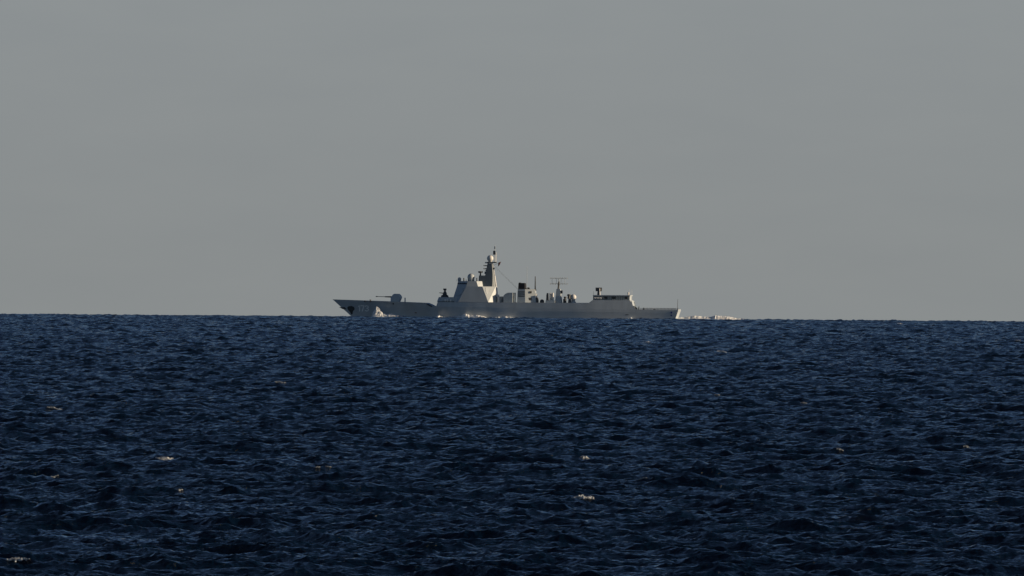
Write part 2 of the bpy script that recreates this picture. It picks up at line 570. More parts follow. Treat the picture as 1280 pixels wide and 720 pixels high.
hull_patch('stern_marking', 838.9, 394.0, [(-1.0, -.9), (.9, -.8), (1.0, .8), (-.3, 1.0), (-1.1, .5)], 'blue', 0.05, 7.0)

# rubbing strake along the knuckle and bollards on the forecastle
def deck_post(name, px, py_top, py_bot, l, r, mat='dark'):
    bm = B()
    a = A(px, l)
    add_tube(bm, (a, l, Z(py_bot, px)), (a, l, Z(py_top, px)), r, r * 0.9)
    add_tube(bm, (a, l, Z(py_top, px) - 0.12), (a, l, Z(py_top, px)), r * 1.3, r * 1.3)
    return link(name, bm, mat, ship)
deck_post('bollard', 463.2, 374.6, 378.0, 5.0, 0.36)
deck_post('bollard', 456.3, 375.8, 378.0, 4.5, 0.30)
deck_post('vent_post', 506.4, 372.4, 379.0, 3.0, 0.30, 'grey')

# ---- forward gun
gz = 6.3
turret_l = 2.1
bm = B()
prof_in = [(488.2, 378.6), (488.2, 372.6), (491.0, 368.4), (492.6, 367.5), (498.8, 367.6), (501.0, 369.4), (502.2, 372.0), (499.4, 378.6)]
mid = [(A(p, 1), Z(q, p)) for p, q in prof_in]
cx = sum(a for a, z in mid) / len(mid)
rows = []
for l, k in ((-2.5, .62), (-2.0, .94), (-1.0, 1.0), (1.0, 1.0), (2.0, .94), (2.5, .62)):
    rows.append([bm.verts.new((cx + (a - cx) * k, -l, gz + (z - gz) * (0.55 + 0.45 * k if z > 8 else 1))) for a, z in mid])
for u, v in zip(rows, rows[1:]):
    for i in range(len(u)):
        bm.faces.new((u[i], u[(i + 1) % len(u)], v[(i + 1) % len(u)], v[i]))
bm.faces.new(rows[0]); bm.faces.new(rows[-1])
turret = link('gun_turret', bm, 'grey', ship)
bm = B()
zb = Z(371.3, 478)
add_tube(bm, (A(489.5), 0, zb), (A(481), 0, zb + .03), 0.34, 0.24)
add_tube(bm, (A(481), 0, zb + .03), (A(470.2), 0, zb + .12), 0.14, 0.12)
add_tube(bm, (A(472.0), 0, zb + .1), (A(469.6), 0, zb + .13), 0.20, 0.20)
link('gun_barrel', bm, 'dark', turret)
bm = B(); add_lathe(bm, A(494), 0, [(2.2, 5.5), (2.2, gz + .9)], 28); link('gun_ring', bm, 'grey', turret)

# missile hatches on the forecastle behind the gun
bm = B()
for i in range(4):
    for j in range(2):
        a = A(514) + i * 1.5
        add_box(bm, a, a + 1.3, -1.5 + j * 1.6, -0.1 + j * 1.6, 6.4, 7.05)
link('missile_hatches', bm, 'deck', ship)

# ---- long flush deckhouse amidships
def flush(a, z):                # half breadth of the flush sides above the deck edge
    zd = z_deck(a)
    return half_breadth(a, min(zd, 5.5)) - (z - zd) * 0.10
def flush_house(name, px0, px1, py0_top, py1_top, rake0, rake1, z0=None, inset=0.03, mat='hull'):
    bm = B()
    n = 24
    sec = []
    for i in range(n + 1):
        px = px0 + (px1 - px0) * i / n
        zt = Z(py0_top + (py1_top - py0_top) * i / n, px)
        ab = A(px, 8); zb = (z_deck(ab) - 0.05) if z0 is None else z0
        at = ab + (rake0 if i == 0 else 0) - (rake1 if i == n else 0)
        bl, bt = flush(ab, zb) - inset, flush(ab, zt) - inset
        sec.append([bm.verts.new((ab, -bl, zb)), bm.verts.new((at, -bt, zt)), bm.verts.new((at, bt, zt)), bm.verts.new((ab, bl, zb))])
    for u, v in zip(sec, sec[1:]):
        for j in range(4):
            bm.faces.new((u[j], u[(j + 1) % 4], v[(j + 1) % 4], v[j]))
    bm.faces.new(sec[0]); bm.faces.new(sec[-1])
    return link(name, bm, mat, ship)
flush_house('midship_deckhouse', 545.2, 741.0, 377.6, 378.8, 0.6, 0.0)

# forward gun-mount house
zt1 = Z(377.6, 555)
bm = B()
add_frustum(bm, [(A(546.0, 4), 3.2), (A(546.5, 4), -3.2), (A(572, 6), -6.0), (A(572, 6), 6.0), (A(552, 5), 6.0)], zt1,
            [(A(548.2, 4), 3.0), (A(548.2, 4), -3.0), (A(572, 5.6), -5.5), (A(572, 5.6), 5.5), (A(551, 5), 5.5)], Z(371.6, 555))
fh = link('gun_mount_house', bm, 'grey', ship)
bm = B()
add_box(bm, A(548.0, 6), A(568, 6.5), 5.9, 6.9, zt1 - .02, zt1 + 0.28)
link('walkway', bm, 'dark', fh)
for p in (555.8, 558.6, 562.2):
    bm = B()
    add_tube(bm, (A(p, 6.6), 6.6, zt1 + 0.85), (A(p + 2.2, 6.6), 6.6, zt1 + 0.85), 0.42, n=12)
    add_box(bm, A(p + .4, 6.6), A(p + 1.8, 6.6), 6.3, 6.9, zt1 + .25, zt1 + 0.6)
    link('life_raft', bm, 'white', ship)
# close-in gun on its pedestal
zc0 = Z(371.6, 556)
bm = B()
add_lathe(bm, A(556.0), 0, [(1.9, zc0 - .1), (1.5, zc0 + .9), (1.0, zc0 + 1.0), (0.9, zc0 + 1.5)], 20)
cg = link('close_in_gun', bm, 'dark', ship)
bm = B()
add_frustum(bm, [(A(553.8), -.9), (A(558.6), -.9), (A(558.6), .9), (A(553.8), .9)], zc0 + 1.3,
            [(A(554.6), -.6), (A(557.6), -.6), (A(557.6), .6), (A(554.6), .6)], zc0 + 2.5)
add_box(bm, A(555.2), A(557.2), -.5, .5, zc0 + 2.4, zc0 + 3.3)
add_box(bm, A(554.2), A(557.9), -.7, .7, zc0 + 3.1, zc0 + 3.9)
link('gun_sight', bm, 'dark', cg)
bm = B(); add_tube(bm, (A(554.5), 0, zc0 + 1.75), (A(549.2), 0, zc0 + 1.95), 0.2, 0.15); link('gun_barrel', bm, 'dark', cg)

# ---- bridge tower with bevelled corners
zB = Z(377.6, 585) - 0.02
zT = Z(351.6, 585)
def octa(pf, pfb, pab, pa, ls, lf, la):
    """corners: front face at pf with half width lf, bevel to the side (half width ls) at pfb, side to pab, bevel to the aft face at pa"""
    c = [(A(pf, lf), lf), (A(pfb, ls), ls), (A(pab, ls), ls), (A(pa, la), la)]
    return c + [(a, -l) for a, l in reversed(c)]
bm = B()
add_frustum(bm, octa(565.0, 573.0, 610.5, 621.0, flush(A(590, 8), zB) - .03, 3.4, 3.6), zB,
            octa(571.2, 582.8, 603.0, 619.6, 6.8, 3.2, 3.3), Z(358.2, 600))
tower = link('bridge_tower', bm, 'grey', ship)
bm = B()
add_frustum(bm, octa(571.2, 582.8, 597.5, 603.6, 6.78, 3.18, 3.6), Z(358.2, 600) - .002,
            octa(572.6, 584.6, 595.6, 602.4, 6.2, 3.0, 3.2), zT)
link('wheelhouse', bm, 'grey', tower)
# wheelhouse windows: a dark strip in each forward face
def strip(bm, c0, c1, z0, z1, zz, k0, k1, out=0.05):
    pass
bm = B()
w0, w1 = octa(571.2, 582.8, 597.5, 603.6, 6.82, 3.22, 3.6), octa(572.6, 584.6, 595.6, 602.4, 6.24, 3.04, 3.2)
za_, zb_ = Z(358.2, 600), zT
def on_face(i, j, s, zf):
    lo = Vector(w0[i]).lerp(Vector(w0[j]), s); hi = Vector(w1[i]).lerp(Vector(w1[j]), s)
    p = lo.lerp(hi, zf)
    return p.x, p.y, za_ + (zb_ - za_) * zf
for (i, j, cnt, off) in ((0, 1, 5, (-.03, .05)), (7, 0, 6, (-.06, 0)), (6, 7, 5, (-.03, -.05))):
    for k in range(cnt):
        s0, s1 = (k + .12) / cnt, (k + .88) / cnt
        q = [on_face(i, j, s, zf) for s, zf in ((s0, .42), (s1, .42), (s1, .68), (s0, .68))]
        f = [bm.verts.new((x + off[0], -(y + off[1]), z)) for x, y, z in q]
        bm.faces.new(f)
link('wheelhouse_windows', bm, 'glass', tower)
# flat radar panels on the bevels
def bevel_panel(lo, hi, zl, zh, i, j, off, name='radar_panel'):
    bm = B()
    def P(s, zf, o):
        p = Vector(lo[i]).lerp(Vector(lo[j]), s).lerp(Vector(hi[i]).lerp(Vector(hi[j]), s), zf)
        return bm.verts.new((p.x + off[0] * o, -(p.y + off[1] * o), zl + (zh - zl) * zf))
    pts = [(.22, .42), (.78, .42), (.88, .54), (.88, .80), (.78, .92), (.22, .92), (.12, .80), (.12, .54)]
    f = [P(s, z, 1) for s, z in pts]; g = [P(s, z, -1) for s, z in pts]
    bm.faces.new(f); bm.faces.new(g)
    for k in range(8):
        bm.faces.new((f[k], f[(k + 1) % 8], g[(k + 1) % 8], g[k]))
    return link(name, bm, 'grey', tower)
lo_ = octa(565.0, 573.0, 610.5, 621.0, flush(A(590, 8), zB) - .03, 3.4, 3.6)
hi_ = octa(571.2, 582.8, 603.0, 619.6, 6.8, 3.2, 3.3)
bevel_panel(lo_, hi_, zB, Z(358.2, 600), 0, 1, (-.10, .10))
bevel_panel(lo_, hi_, zB, Z(358.2, 600), 2, 3, (.10, .10))
bm = B()
a, l = A(582.0, 5.6), 5.5
add_box(bm, A(581.0, 5.6), A(583.4, 5.6), 5.2, 5.9, Z(358.0, 582), Z(356.6, 582))
link('wing_light', bm, 'dark', tower)

def radome(px, py, r_px, base_py, l=0.0, mat='pale', rb=None):
    bm = B()
    r = r_px * MPP
    add_lathe(bm, A(px, l), l, dome_profile(r, Z(py, px), Z(base_py, px), rb=rb), 28)
    return link('radome', bm, mat, ship, smooth=True)
radome(588.7, 346.6, 4.5, 352.0, 1.2, 'grey', 1.5)
radome(574.2, 349.0, 2.2, 352.2, 1.0, 'grey', .75)
deck_post('signal_lamp', 579.8, 347.6, 352.0, 3.0, 0.30)
deck_post('signal_lamp', 582.6, 349.6, 352.0, 2.0, 0.16, 'grey')
deck_post('signal_lamp', 596.0, 347.6, 352.0, 3.0, 0.28)
deck_post('whip_antenna', 570.8, 344, 352.0, 3.0, 0.05, 'grey')

# ---- main mast
zm0 = Z(358.2, 610) - 0.02
bm = B()
add_frustum(bm, octa(598.0, 599.4, 615.4, 619.6, 3.0, 2.2, 1.2), zm0,
            octa(598.6, 599.8, 615.4, 617.8, 2.5, 1.9, 1.2), Z(344.6, 608))
mast = link('main_mast', bm, 'mast', ship)
bm = B()
add_frustum(bm, octa(606.2, 607.0, 615.8, 617.7, 1.6, 1.1, 0.7), Z(344.6, 608) - .002,
            octa(609.2, 609.8, 614.6, 615.7, 1.0, .7, .4), Z(329.2, 612))
link('mast_column', bm, 'mast', mast)
for x0, x1, y0, y1 in ((605.6, 608.4, 342.6, 339.6), (606.8, 609.6, 339.0, 337.4), (616.2, 618.4, 336.8, 334.6)):
    bm = B()
    add_box(bm, A(x0), A(x1), -.9, .9, Z(y0, 607), Z(y1, 607), .08, .1)
    link('sensor_box', bm, 'mast', mast)
bm = B()
add_frustum(bm, [(A(617.7), -.7), (A(618.6), -.7), (A(618.6), .75), (A(617.7), .75)], Z(344.6, 608), [(A(615.7), -.4), (A(616.5), -.4), (A(616.5), .5), (A(615.7), .5)], Z(330.0, 612))
add_frustum(bm, [(A(619.7), -1.2), (A(620.6), -1.2), (A(620.6), 1.3), (A(619.7), 1.3)], zm0, [(A(617.9), -1.2), (A(618.7), -1.2), (A(618.7), 1.3), (A(617.9), 1.3)], Z(344.8, 608))
link('mast_lit_edge', bm, 'pale', mast)  # pale strip put in for the sunlit after edge of the mast
bm = B()
add_box(bm, A(609.2), A(620.4), -1.3, 1.3, Z(328.9, 612), Z(327.5, 612))
link('mast_platform', bm, 'dark', mast)
for py in (332.2, 336.0):
    bm = B()
    add_box(bm, A(605.0), A(611.5), -.45, .45, Z(py + .7, 608), Z(py - .5, 608))
    add_box(bm, A(605.0), A(606.2), -3.4, 3.4, Z(py + .5, 608), Z(py - .4, 608))
    link('yardarm', bm, 'dark', mast)
bm = B()
add_box(bm, A(606.2), A(610.6), -.7, .7, Z(329.4, 608), Z(327.6, 608))
link('sensor_box', bm, 'pale', mast)
bm = B()
add_lathe(bm, A(600.6), 0.6, [(.35, Z(345, 600)), (.3, Z(341.5, 600)), (1.05, Z(341, 600)), (1.05, Z(339.2, 600))], 14)
link('fire_control_radar', bm, 'dark', mast)
bm = B()
r = 4.1 * MPP
add_lathe(bm, A(612.5), 0, dome_profile(r, Z(323.2, 612), Z(327.6, 612), rb=.9), 28)
link('mast_radome', bm, 'pale', mast, smooth=True)
bm = B()
add_tube(bm, (A(618.2), 0, Z(327.8, 618)), (A(618.2), 0, Z(318, 618)), .22, .18)
add_tube(bm, (A(618.2), 0, Z(318, 618)), (A(618.4), 0, Z(305.8, 618)), .15, .07)
add_box(bm, A(617.5), A(618.9), -.25, .25, Z(311.5, 618), Z(308.2, 618))
link('mast_pole', bm, 'grey', mast)
bm = B()
add_box(bm, A(616.2), A(618.9), -.5, .5, Z(318.6, 617), Z(313.6, 617))
link('direction_finder', bm, 'dark', mast)
bm = B()
add_tube(bm, (A(619.6), -.9, Z(327.8, 619)), (A(619.6), -.9, Z(315.6, 619)), .14, .14)
link('mast_pole', bm, 'pale', mast)
bm = B()
add_tube(bm, (A(617.4), .2, Z(332, 617)), (A(623.5), .2, Z(328.2, 623)), .05, .05, 6)
add_tube(bm, (A(618.6), .2, Z(334.5, 617)), (A(646.8), .2, Z(361.5, 646)), .035, .035, 6)
add_tube(bm, (A(618.6), -1.2, Z(333.5, 617)), (A(646.8), -1.2, Z(360.8, 646)), .03, .03, 6)
link('rigging', bm, 'dark', mast)

# ---- waist between the towers
zw = Z(377.9, 640) - .05
bm = B()
add_frustum(bm, octa(621.6, 622.5, 624.0, 629.4, 5.2, 4.6, 2.0), zw, octa(621.8, 622.6, 624.0, 629.0, 5.0, 4.4, 2.0), Z(370.8, 626))
add_box(bm, A(621.2, 4), A(624.0, 4), 3.4, 4.6, Z(371, 622), Z(368.4, 622))
link('waist_locker', bm, 'pale', ship)
bm = B()
add_prism(bm, [(A(629.6, 5), zw), (A(629.6, 5), Z(369.6, 630)), (A(631.5, 5), Z(367.6, 631)), (A(634.6, 5), Z(366.0, 635)), (A(641.0, 5), Z(366.2, 641)), (A(641.0, 5), zw)], 5.4, -5.4)
link('boat_bay', bm, 'grey', ship)
bm = B()
add_box(bm, A(642.2, 4), A(644.3, 4), 2.0, 4.0, zw, Z(366.0, 643))
link('vent_trunk', bm, 'grey', ship)

# ---- funnel
bm = B()
fl, fh_ = 4.3, 3.9
add_frustum(bm, [(A(646.4, fl), fl), (A(656.6, fl), fl), (A(670.2, 2.6), 2.7), (A(670.2, 2.6), -2.7), (A(656.6, fl), -fl), (A(646.4, fl), -fl)], zw,
            [(A(647.2, fh_), fh_), (A(656.3, fh_), fh_), (A(668.6, 2.4), 2.4), (A(668.6, 2.4), -2.4), (A(656.3, fh_), -fh_), (A(647.2, fh_), -fh_)], Z(361.6, 655))
funnel = link('funnel', bm, 'grey', ship)
bm = B()
add_box(bm, A(647.6, 3.6), A(656.0, 3.6), -3.6, 3.6, Z(361.6, 652) - .002, Z(354.4, 652), .12, .2)
add_box(bm, A(648.2, 3), A(650.0, 3), -2.4, 2.4, Z(354.6, 652), Z(353.4, 652))
add_box(bm, A(651.0, 3), A(655.2, 3), -2.8, 2.8, Z(354.6, 652), Z(353.9, 652))
link('exhaust_cap', bm, 'black', funnel)
bm = B()
for k, y0 in enumerate((364.4, 367.0, 369.6)):
    add_box(bm, A(647.4, 4.2), A(656.0, 4.2), fl - .45 + .03 * k, fl - .10 + .03 * k, Z(y0 + 1.2, 652), Z(y0, 652))
link('louvres', bm, 'dark', funnel)
# two openings in the slanted after face
def funnel_opening(px, py, w, h):
    bm = B()
    s = (px - 656.6) / 12.5
    l = fl + (2.7 - fl) * s - .2
    d = Vector((A(670.2, 2.6) - A(656.6, fl), 2.7 - fl)).normalized()
    n = Vector((-d.y, d.x)) if d.x > 0 else Vector((d.y, -d.x))
    c = Vector((A(px, l), l))
    z0, z1 = Z(py + h, px), Z(py - h, px)
    q = [c - d * w - n * .2, c + d * w - n * .2, c + d * w + n * .22, c - d * w + n * .22]
    add_frustum(bm, [(v.x, v.y) for v in q], z0, [(v.x, v.y) for v in q], z1)
    return link('vent_opening', bm, 'black', funnel)
funnel_opening(663.4, 365.4, .42, 1.3)
funnel_opening(662.8, 373.8, .55, 1.7)
bm = B()
add_box(bm, A(657.0, 2), A(661.4, 2), -1.5, 1.5, Z(361.7, 659), Z(360.2, 659))
add_lathe(bm, A(660.2, 2), .5, [(.5, Z(360.6, 660)), (.5, Z(359.4, 660))], 12)
link('roof_fan', bm, 'dark', funnel)
def whip(px, py0, py1, r0, r1, l, mat):
    bm = B()
    add_tube(bm, (A(px, l), l, Z(py0, px)), (A(px, l), l, Z(py1, px)), r0, r1, 8)
    return link('whip_antenna', bm, mat, ship)
whip(658.6, 361.6, 333.0, .10, .05, 2.6, 'grey')
whip(669.0, 362.5, 345.6, .30, .18, 0, 'dark')
bm = B(); add_box(bm, A(667.8), A(670.2), -.5, .5, Z(363.6, 669), Z(361.4, 669)); link('antenna_bracket', bm, 'dark', funnel)
deck_post('life_buoy_rack', 670.2, 367.6, 373.0, 1.0, 0.55, 'pale')
bm = B(); add_lathe(bm, A(671.4, 2), 2, [(.75, zw), (.75, Z(374, 671)), (.4, Z(371.8, 671))], 14); link('winch', bm, 'dark', ship)
bm = B(); add_lathe(bm, A(677.6, 2), 2, dome_profile(1.0, Z(377.0, 677), zw - .1, rb=.95), 18); link('winch', bm, 'dark', ship, smooth=True)

# ---- after deck: missile canisters, after mast, decoys, after radome
bm = B()
add_box(bm, A(682.4, 3), A(694, 3), -5.0, 4.6, zw - .3, Z(375.6, 688))
link('launcher_deck', bm, 'grey', ship)
bm = B()
add_box(bm, A(682.8, 3), A(686.0, 3), 2.4, 3.6, Z(375.7, 684), Z(368.0, 684), .12, .1)
add_box(bm, A(683.4, 3), A(685.6, 3), 2.6, 3.4, Z(368.2, 684), Z(366.4, 684))
link('decoy_launcher', bm, 'dark', ship)
for px in (688.2, 691.0):
    for l in (1.6, -1.2):
        bm = B()
        add_lathe(bm, A(px, l), l, [(.48, Z(375.7, 690)), (.5, Z(375, 690)), (.5, Z(367.2, 690)), (.34, Z(366.2, 690))], 14)
        link('canister', bm, 'pale', ship, smooth=False)
bm = B()
add_frustum(bm, [(A(693.6, 2), 2.0), (A(701.6, 2), 2.0), (A(703, 0), 0.9), (A(703, 0), -.9), (A(701.6, 2), -2.0), (A(693.6, 2), -2.0)], zw - .2,
            [(A(695.4, 1.3), 1.3), (A(700.2, 1.3), 1.3), (A(700.9, 0), .6), (A(700.9, 0), -.6), (A(700.2, 1.3), -1.3), (A(695.4, 1.3), -1.3)], Z(361.4, 698))
amast = link('after_mast', bm, 'grey', ship)
bm = B()
add_tube(bm, (A(697.9), 0, Z(361.5, 698)), (A(698.6), 0, Z(352.0, 698)), .42, .34)
link('mast_pole', bm, 'dark', amast)
bm = B()
zr1, zr2 = Z(347.9, 698), Z(354.9, 698)
for z in (zr1, zr2):
    add_tube(bm, (A(687.4), 0, z), (A(709.8), 0, z), .08, .08, 6)
    for k in range(8):
        px = 688.2 + k * 2.95
        add_tube(bm, (A(px), 1.6, z), (A(px), -1.6, z), .04, .04, 5)
        for q in (-1.4, -.7, 0, .7, 1.4):
            add_tube(bm, (A(px) - .0, q, z - .38), (A(px), q, z + .38), .035, .035, 5)
for px in (690.0, 695.5, 701.5, 706.0):
    add_tube(bm, (A(px), 0, zr1), (A(px), 0, zr2), .075, .075, 5)
add_tube(bm, (A(698.5), 0, Z(352.5, 698)), (A(698.5), 0, zr1), .2, .15, 8)
link('antenna_array', bm, 'grey', amast)
bm = B(); add_box(bm, A(701.2, 1), A(703.2, 1), .2, 1.4, Z(367.0, 702), Z(363.2, 702)); add_box(bm, A(699.6, 1), A(701.4, 1), .6, 1.0, Z(366, 702), Z(365, 702)); link('lamp_bracket', bm, 'dark', amast)
bm = B(); add_box(bm, A(704.0, 3), A(705.4, 3), 2, 3.4, zw - .2, Z(373.8, 705)); add_lathe(bm, A(706.4, 3), 2.6, [(.6, zw - .2), (.5, Z(372.6, 706)), (.75, Z(372.2, 706)), (.55, Z(370.8, 706))], 14); link('searchlight', bm, 'dark', ship)
bm = B(); add_box(bm, A(710.0, 3), A(713.4, 3), .5, 3.0, zw - .2, Z(373.4, 712), .15, .1); add_lathe(bm, A(711.2, 2), 2, [(.7, Z(373.5, 711)), (.6, Z(370, 711)), (.95, Z(369.6, 711)), (.7, Z(367.8, 711))], 14); link('director', bm, 'dark', ship)
bm = B(); add_box(bm, A(712.6, -1), A(714.4, -1), -2.4, 0.2, zw - .2, Z(368.6, 713)); link('vent_trunk', bm, 'grey', ship)
bm = B(); add_lathe(bm, A(717.0, 1), 1, [(.8, zw - .3), (.7, Z(375, 717))], 16); add_box(bm, A(714.5, 1), A(719.5, 1), -1, 2.4, zw - .3, Z(377.2, 717)); link('radome_pedestal', bm, 'grey', ship)
radome(716.8, 371.6, 3.6, 375.2, 1.0, 'pale', .8)

# ---- hangar
zh0 = 4.8
bm = B()
n = 16
def hsec(px_b, px_t, zt, lk=1.0):
    ab, at = A(px_b, 8), A(px_t, 8)
    bl, bt = (flush(ab, zh0) - .03) * lk, (flush(at, zt) - .05) * lk
    return [(ab, -bl, zh0), (at, -bt, zt), (at, bt, zt), (ab, bl, zh0)]
secs = [hsec(735.2, 735.2, Z(379.0, 735)), hsec(740.4, 740.4, Z(375.0, 740)), hsec(765, 765, Z(375.1, 765)), hsec(786.6, 786.6, Z(375.3, 787)),
        hsec(790.6, 787.6, Z(376.0, 787))]
sv = [[bm.verts.new(p) for p in s] for s in secs]
for u, v in zip(sv, sv[1:]):
    for j in range(4):
        bm.faces.new((u[j], u[(j + 1) % 4], v[(j + 1) % 4], v[j]))
bm.faces.new(sv[0]); bm.faces.new(sv[-1])
hangar = link('hangar', bm, 'hull', ship)
# quarter plates that sweep down from the hangar's end to the flight deck
for sg in (1, -1):
    bm = B()
    pts = [(789.4, 377.5), (790.6, 381.5), (792.4, 384.4), (796.0, 387.0), (796, 389.4), (787, 389.4), (787.4, 377.0)]
    f, g = [], []
    for px, py in pts:
        a, z = A(px, 7.6), max(Z(py, px), 4.3)
        b = (half_breadth(a, min(z, 5)) - .06 - max(z - 5, 0) * .10)
        f.append(bm.verts.new((a, -b * sg, z))); g.append(bm.verts.new((a, -(b - .3) * sg, z)))
    bm.faces.new(f); bm.faces.new(g)
    for i in range(len(f)):
        bm.faces.new((f[i], f[(i + 1) % len(f)], g[(i + 1) % len(f)], g[i]))
    link('quarter_plate', bm, 'hull', hangar)
# upper gallery: recessed house, roof slab and stanchions, dark bays
ru = Z(369.0, 765)
bm = B()
add_box(bm, A(741.6, 5.4), A(786.4, 5.4), -5.2, 5.2, Z(375.2, 765) - .02, ru - .45)
link('hangar_upper_house', bm, 'grey', hangar)
bm = B()
add_box(bm, A(740.9, 6.6), A(787.2, 6.6), -6.5, 6.5, ru - .45, ru)
link('hangar_roof', bm, 'grey', hangar)
bm = B()
for k in range(17):
    px = 741.4 + k * 2.82
    add_box(bm, A(px, 6.4) - .07, A(px, 6.4) + .07, 6.25, 6.4, Z(375.2, 765), ru - .44)
for zz in (.55, 1.05):
    add_box(bm, A(741.2, 6.4), A(787, 6.4), 6.30, 6.36, Z(375.2, 765) + zz, Z(375.2, 765) + zz + .07)
link('gallery_railing', bm, 'dark', hangar)
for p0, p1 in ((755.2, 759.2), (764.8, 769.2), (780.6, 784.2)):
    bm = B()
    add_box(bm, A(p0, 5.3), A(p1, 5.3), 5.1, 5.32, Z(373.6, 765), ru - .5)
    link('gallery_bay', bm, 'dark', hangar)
for p in (742.8, 746.2, 749.4):
    bm = B()
    add_tube(bm, (A(p, 6), 6.55, Z(372.6, 746)), (A(p + 2.4, 6), 6.55, Z(372.6, 746)), .36, n=12)
    link('life_raft', bm, 'white', ship)
bm = B()
zd = Z(386.6, 790)
add_box(bm, A(789.2, 0), A(789.2, 0) + .25, -4.5, 4.5, 4.6, Z(377.6, 789))
link('hangar_door', bm, 'pale', hangar)
bm = B()
for px, l in ((790.4, 3.8), (790.2, -2), (791.4, 6.2)):
    add_box(bm, A(px, l), A(px, l) + .7, l - .5, l + .5, 4.6, 4.6 + 1.9)
add_box(bm, A(790.2, 0), A(790.2, 0) + .4, -5.5, 5.5, Z(377.8, 790), Z(376.4, 790))
link('hangar_fittings', bm, 'grey', hangar)
# roof radar, small dome and whips
bm = B()
add_box(bm, A(746.6), A(750.2), -.7, .7, ru - .02, Z(364.0, 748), .15, .1)
rr = link('roof_radar', bm, 'dark', ship)
bm = B()
add_frustum(bm, [(A(744.8), -1.2), (A(751.9), -1.2), (A(751.9), 1.0), (A(744.8), 1.0)], Z(364.2, 748), [(A(744.4), -1.5), (A(752.2), -1.5), (A(752.2), .6), (A(744.4), .6)], Z(359.6, 748))
link('radar_dish', bm, 'dark', rr)
bm = B(); add_tube(bm, (A(750.0), .85, ru), (A(749.6), .85, Z(360.6, 750)), .26, .2); link('radar_strut', bm, 'pale', rr)
radome(785.2, 366.4, 1.2, 369.2, 3.0, 'pale', .32)
whip(786.8, 369.2, 361.4, .07, .04, 4.5, 'pale')
whip(789.8, 378.0, 361.8, .07, .04, -4.5, 'pale')
whip(741.8, 369.0, 364.0, .07, .05, 4.5, 'dark')

# ---- flight deck edge nets, fittings, staff
zdk = 4.5
for sg in (1, -1):
    bm = B()
    for k in range(26):
        px = 800.5 + k * 1.74
        a = A(px, 7.2)
        b = half_breadth(a, 4.4) - .15
        add_box(bm, a - .10, a + .10, sg * b - .06, sg * b + .06, zdk - .2, zdk + 1.0)
    for k in range(25):
        a0, a1 = A(800.5 + k * 1.74, 7.2), A(800.5 + (k + 1) * 1.74, 7.2)
        for zz in (.5, .95):
            add_tube(bm, (a0, sg * (half_breadth(a0, 4.4) - .15), zdk + zz), (a1, sg * (half_breadth(a1, 4.4) - .15), zdk + zz), .055, .055, 5)
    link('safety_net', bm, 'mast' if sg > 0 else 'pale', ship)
for px, h, w in ((793.8, 1.7, .8), (795.2, 1.2, .9), (798.4, 1.9, .5), (804.2, 1.2, .7), (817.8, .7, .9)):
    bm = B()
    a = A(px, 6.2)
    add_frustum(bm, [(a - w / 2, 5.7), (a + w / 2, 5.7), (a + w / 2, 6.6), (a - w / 2, 6.6)], zdk - .1,
                [(a - w * .35, 5.85), (a + w * .35, 5.85), (a + w * .35, 6.45), (a - w * .35, 6.45)], zdk + h * .75)
    add_lathe(bm, a, 6.15, [(w * .25, zdk + h * .74), (w * .3, zdk + h * .86), (w * .12, zdk + h)], 10)
    link('deck_fitting', bm, 'dark', ship)
bm = B()
add_tube(bm, (A(846.6), 0, zdk), (A(847.0), 0, Z(374.0, 847)), .12, .07, 8)
add_box(bm, A(846.6) - .3, A(846.6) + .3, -.3, .3, zdk - .1, zdk + .6)
link('ensign_staff', bm, 'dark', ship)
bm = B()
add_box(bm, 158.0, 158.72, -6.7, 6.7, 4.45, 4.95)
link('stern_bulwark', bm, 'hull', ship)

# ------------------------------------------------------------------ flag, flown by the mast
def ship_world(a, l, z):
    p = Vector((a * CP - l * SP, -a * SP - l * CP, z))
    return ship.location + p
bm = B()
gr = []
nU, nV = 9, 7
for i in range(nU + 1):
    row = []
    for j in range(nV + 1):
        u, v = i / nU, j / nV
        a = u * 1.35 * (1 - .45 * v)
        row.append(bm.verts.new((a, .18 * math.sin(u * 7 + v * 2), -v * 1.75 * (1 - .18 * u) + .55 * u)))
    gr.append(row)
for i in range(nU):
    for j in range(nV):
        bm.faces.new((gr[i][j], gr[i + 1][j], gr[i + 1][j + 1], gr[i][j + 1]))
bmesh.ops.solidify(bm, geom=bm.faces[:], thickness=0.03)
flag = link('flag', bm, 'flag', None, True)
flag.location = ship_world(A(622.6), .2, Z(328.6, 623))
flag.rotation_euler = (0, 0, -PSI + .25)
flag['label'] = 'small dark flag flying just behind the main mast of the warship'
flag['category'] = 'flag'

# ------------------------------------------------------------------ foam thrown up by the ship
from mathutils import noise as mnoise
def fbm(x, y, z=0.0, oct_=4):
    return mnoise.fractal((x, y, z), 0.6, 2.0, oct_)

def foam_mound(name, n_along, n_across, pos, label, cat):
    """lumpy bank of white water; pos(u, v) gives ship coordinates of its skin, v from the foot on one side over the crest to the other foot"""
    bm = B()
    g = [[None] * (n_across + 1) for _ in range(n_along + 1)]
    for i in range(n_along + 1):
        for j in range(n_across + 1):
            a, l, z = pos(i / n_along, j / n_across)
            g[i][j] = bm.verts.new((a, -l, z))
    for i in range(n_along):
        for j in range(n_across):
            bm.faces.new((g[i][j], g[i + 1][j], g[i + 1][j + 1], g[i][j + 1]))
    o = link(name, bm, 'spray', None, True)
    o.location = ship.location
    o.rotation_euler = ship.rotation_euler
    o['label'] = label
    o['category'] = cat
    return o

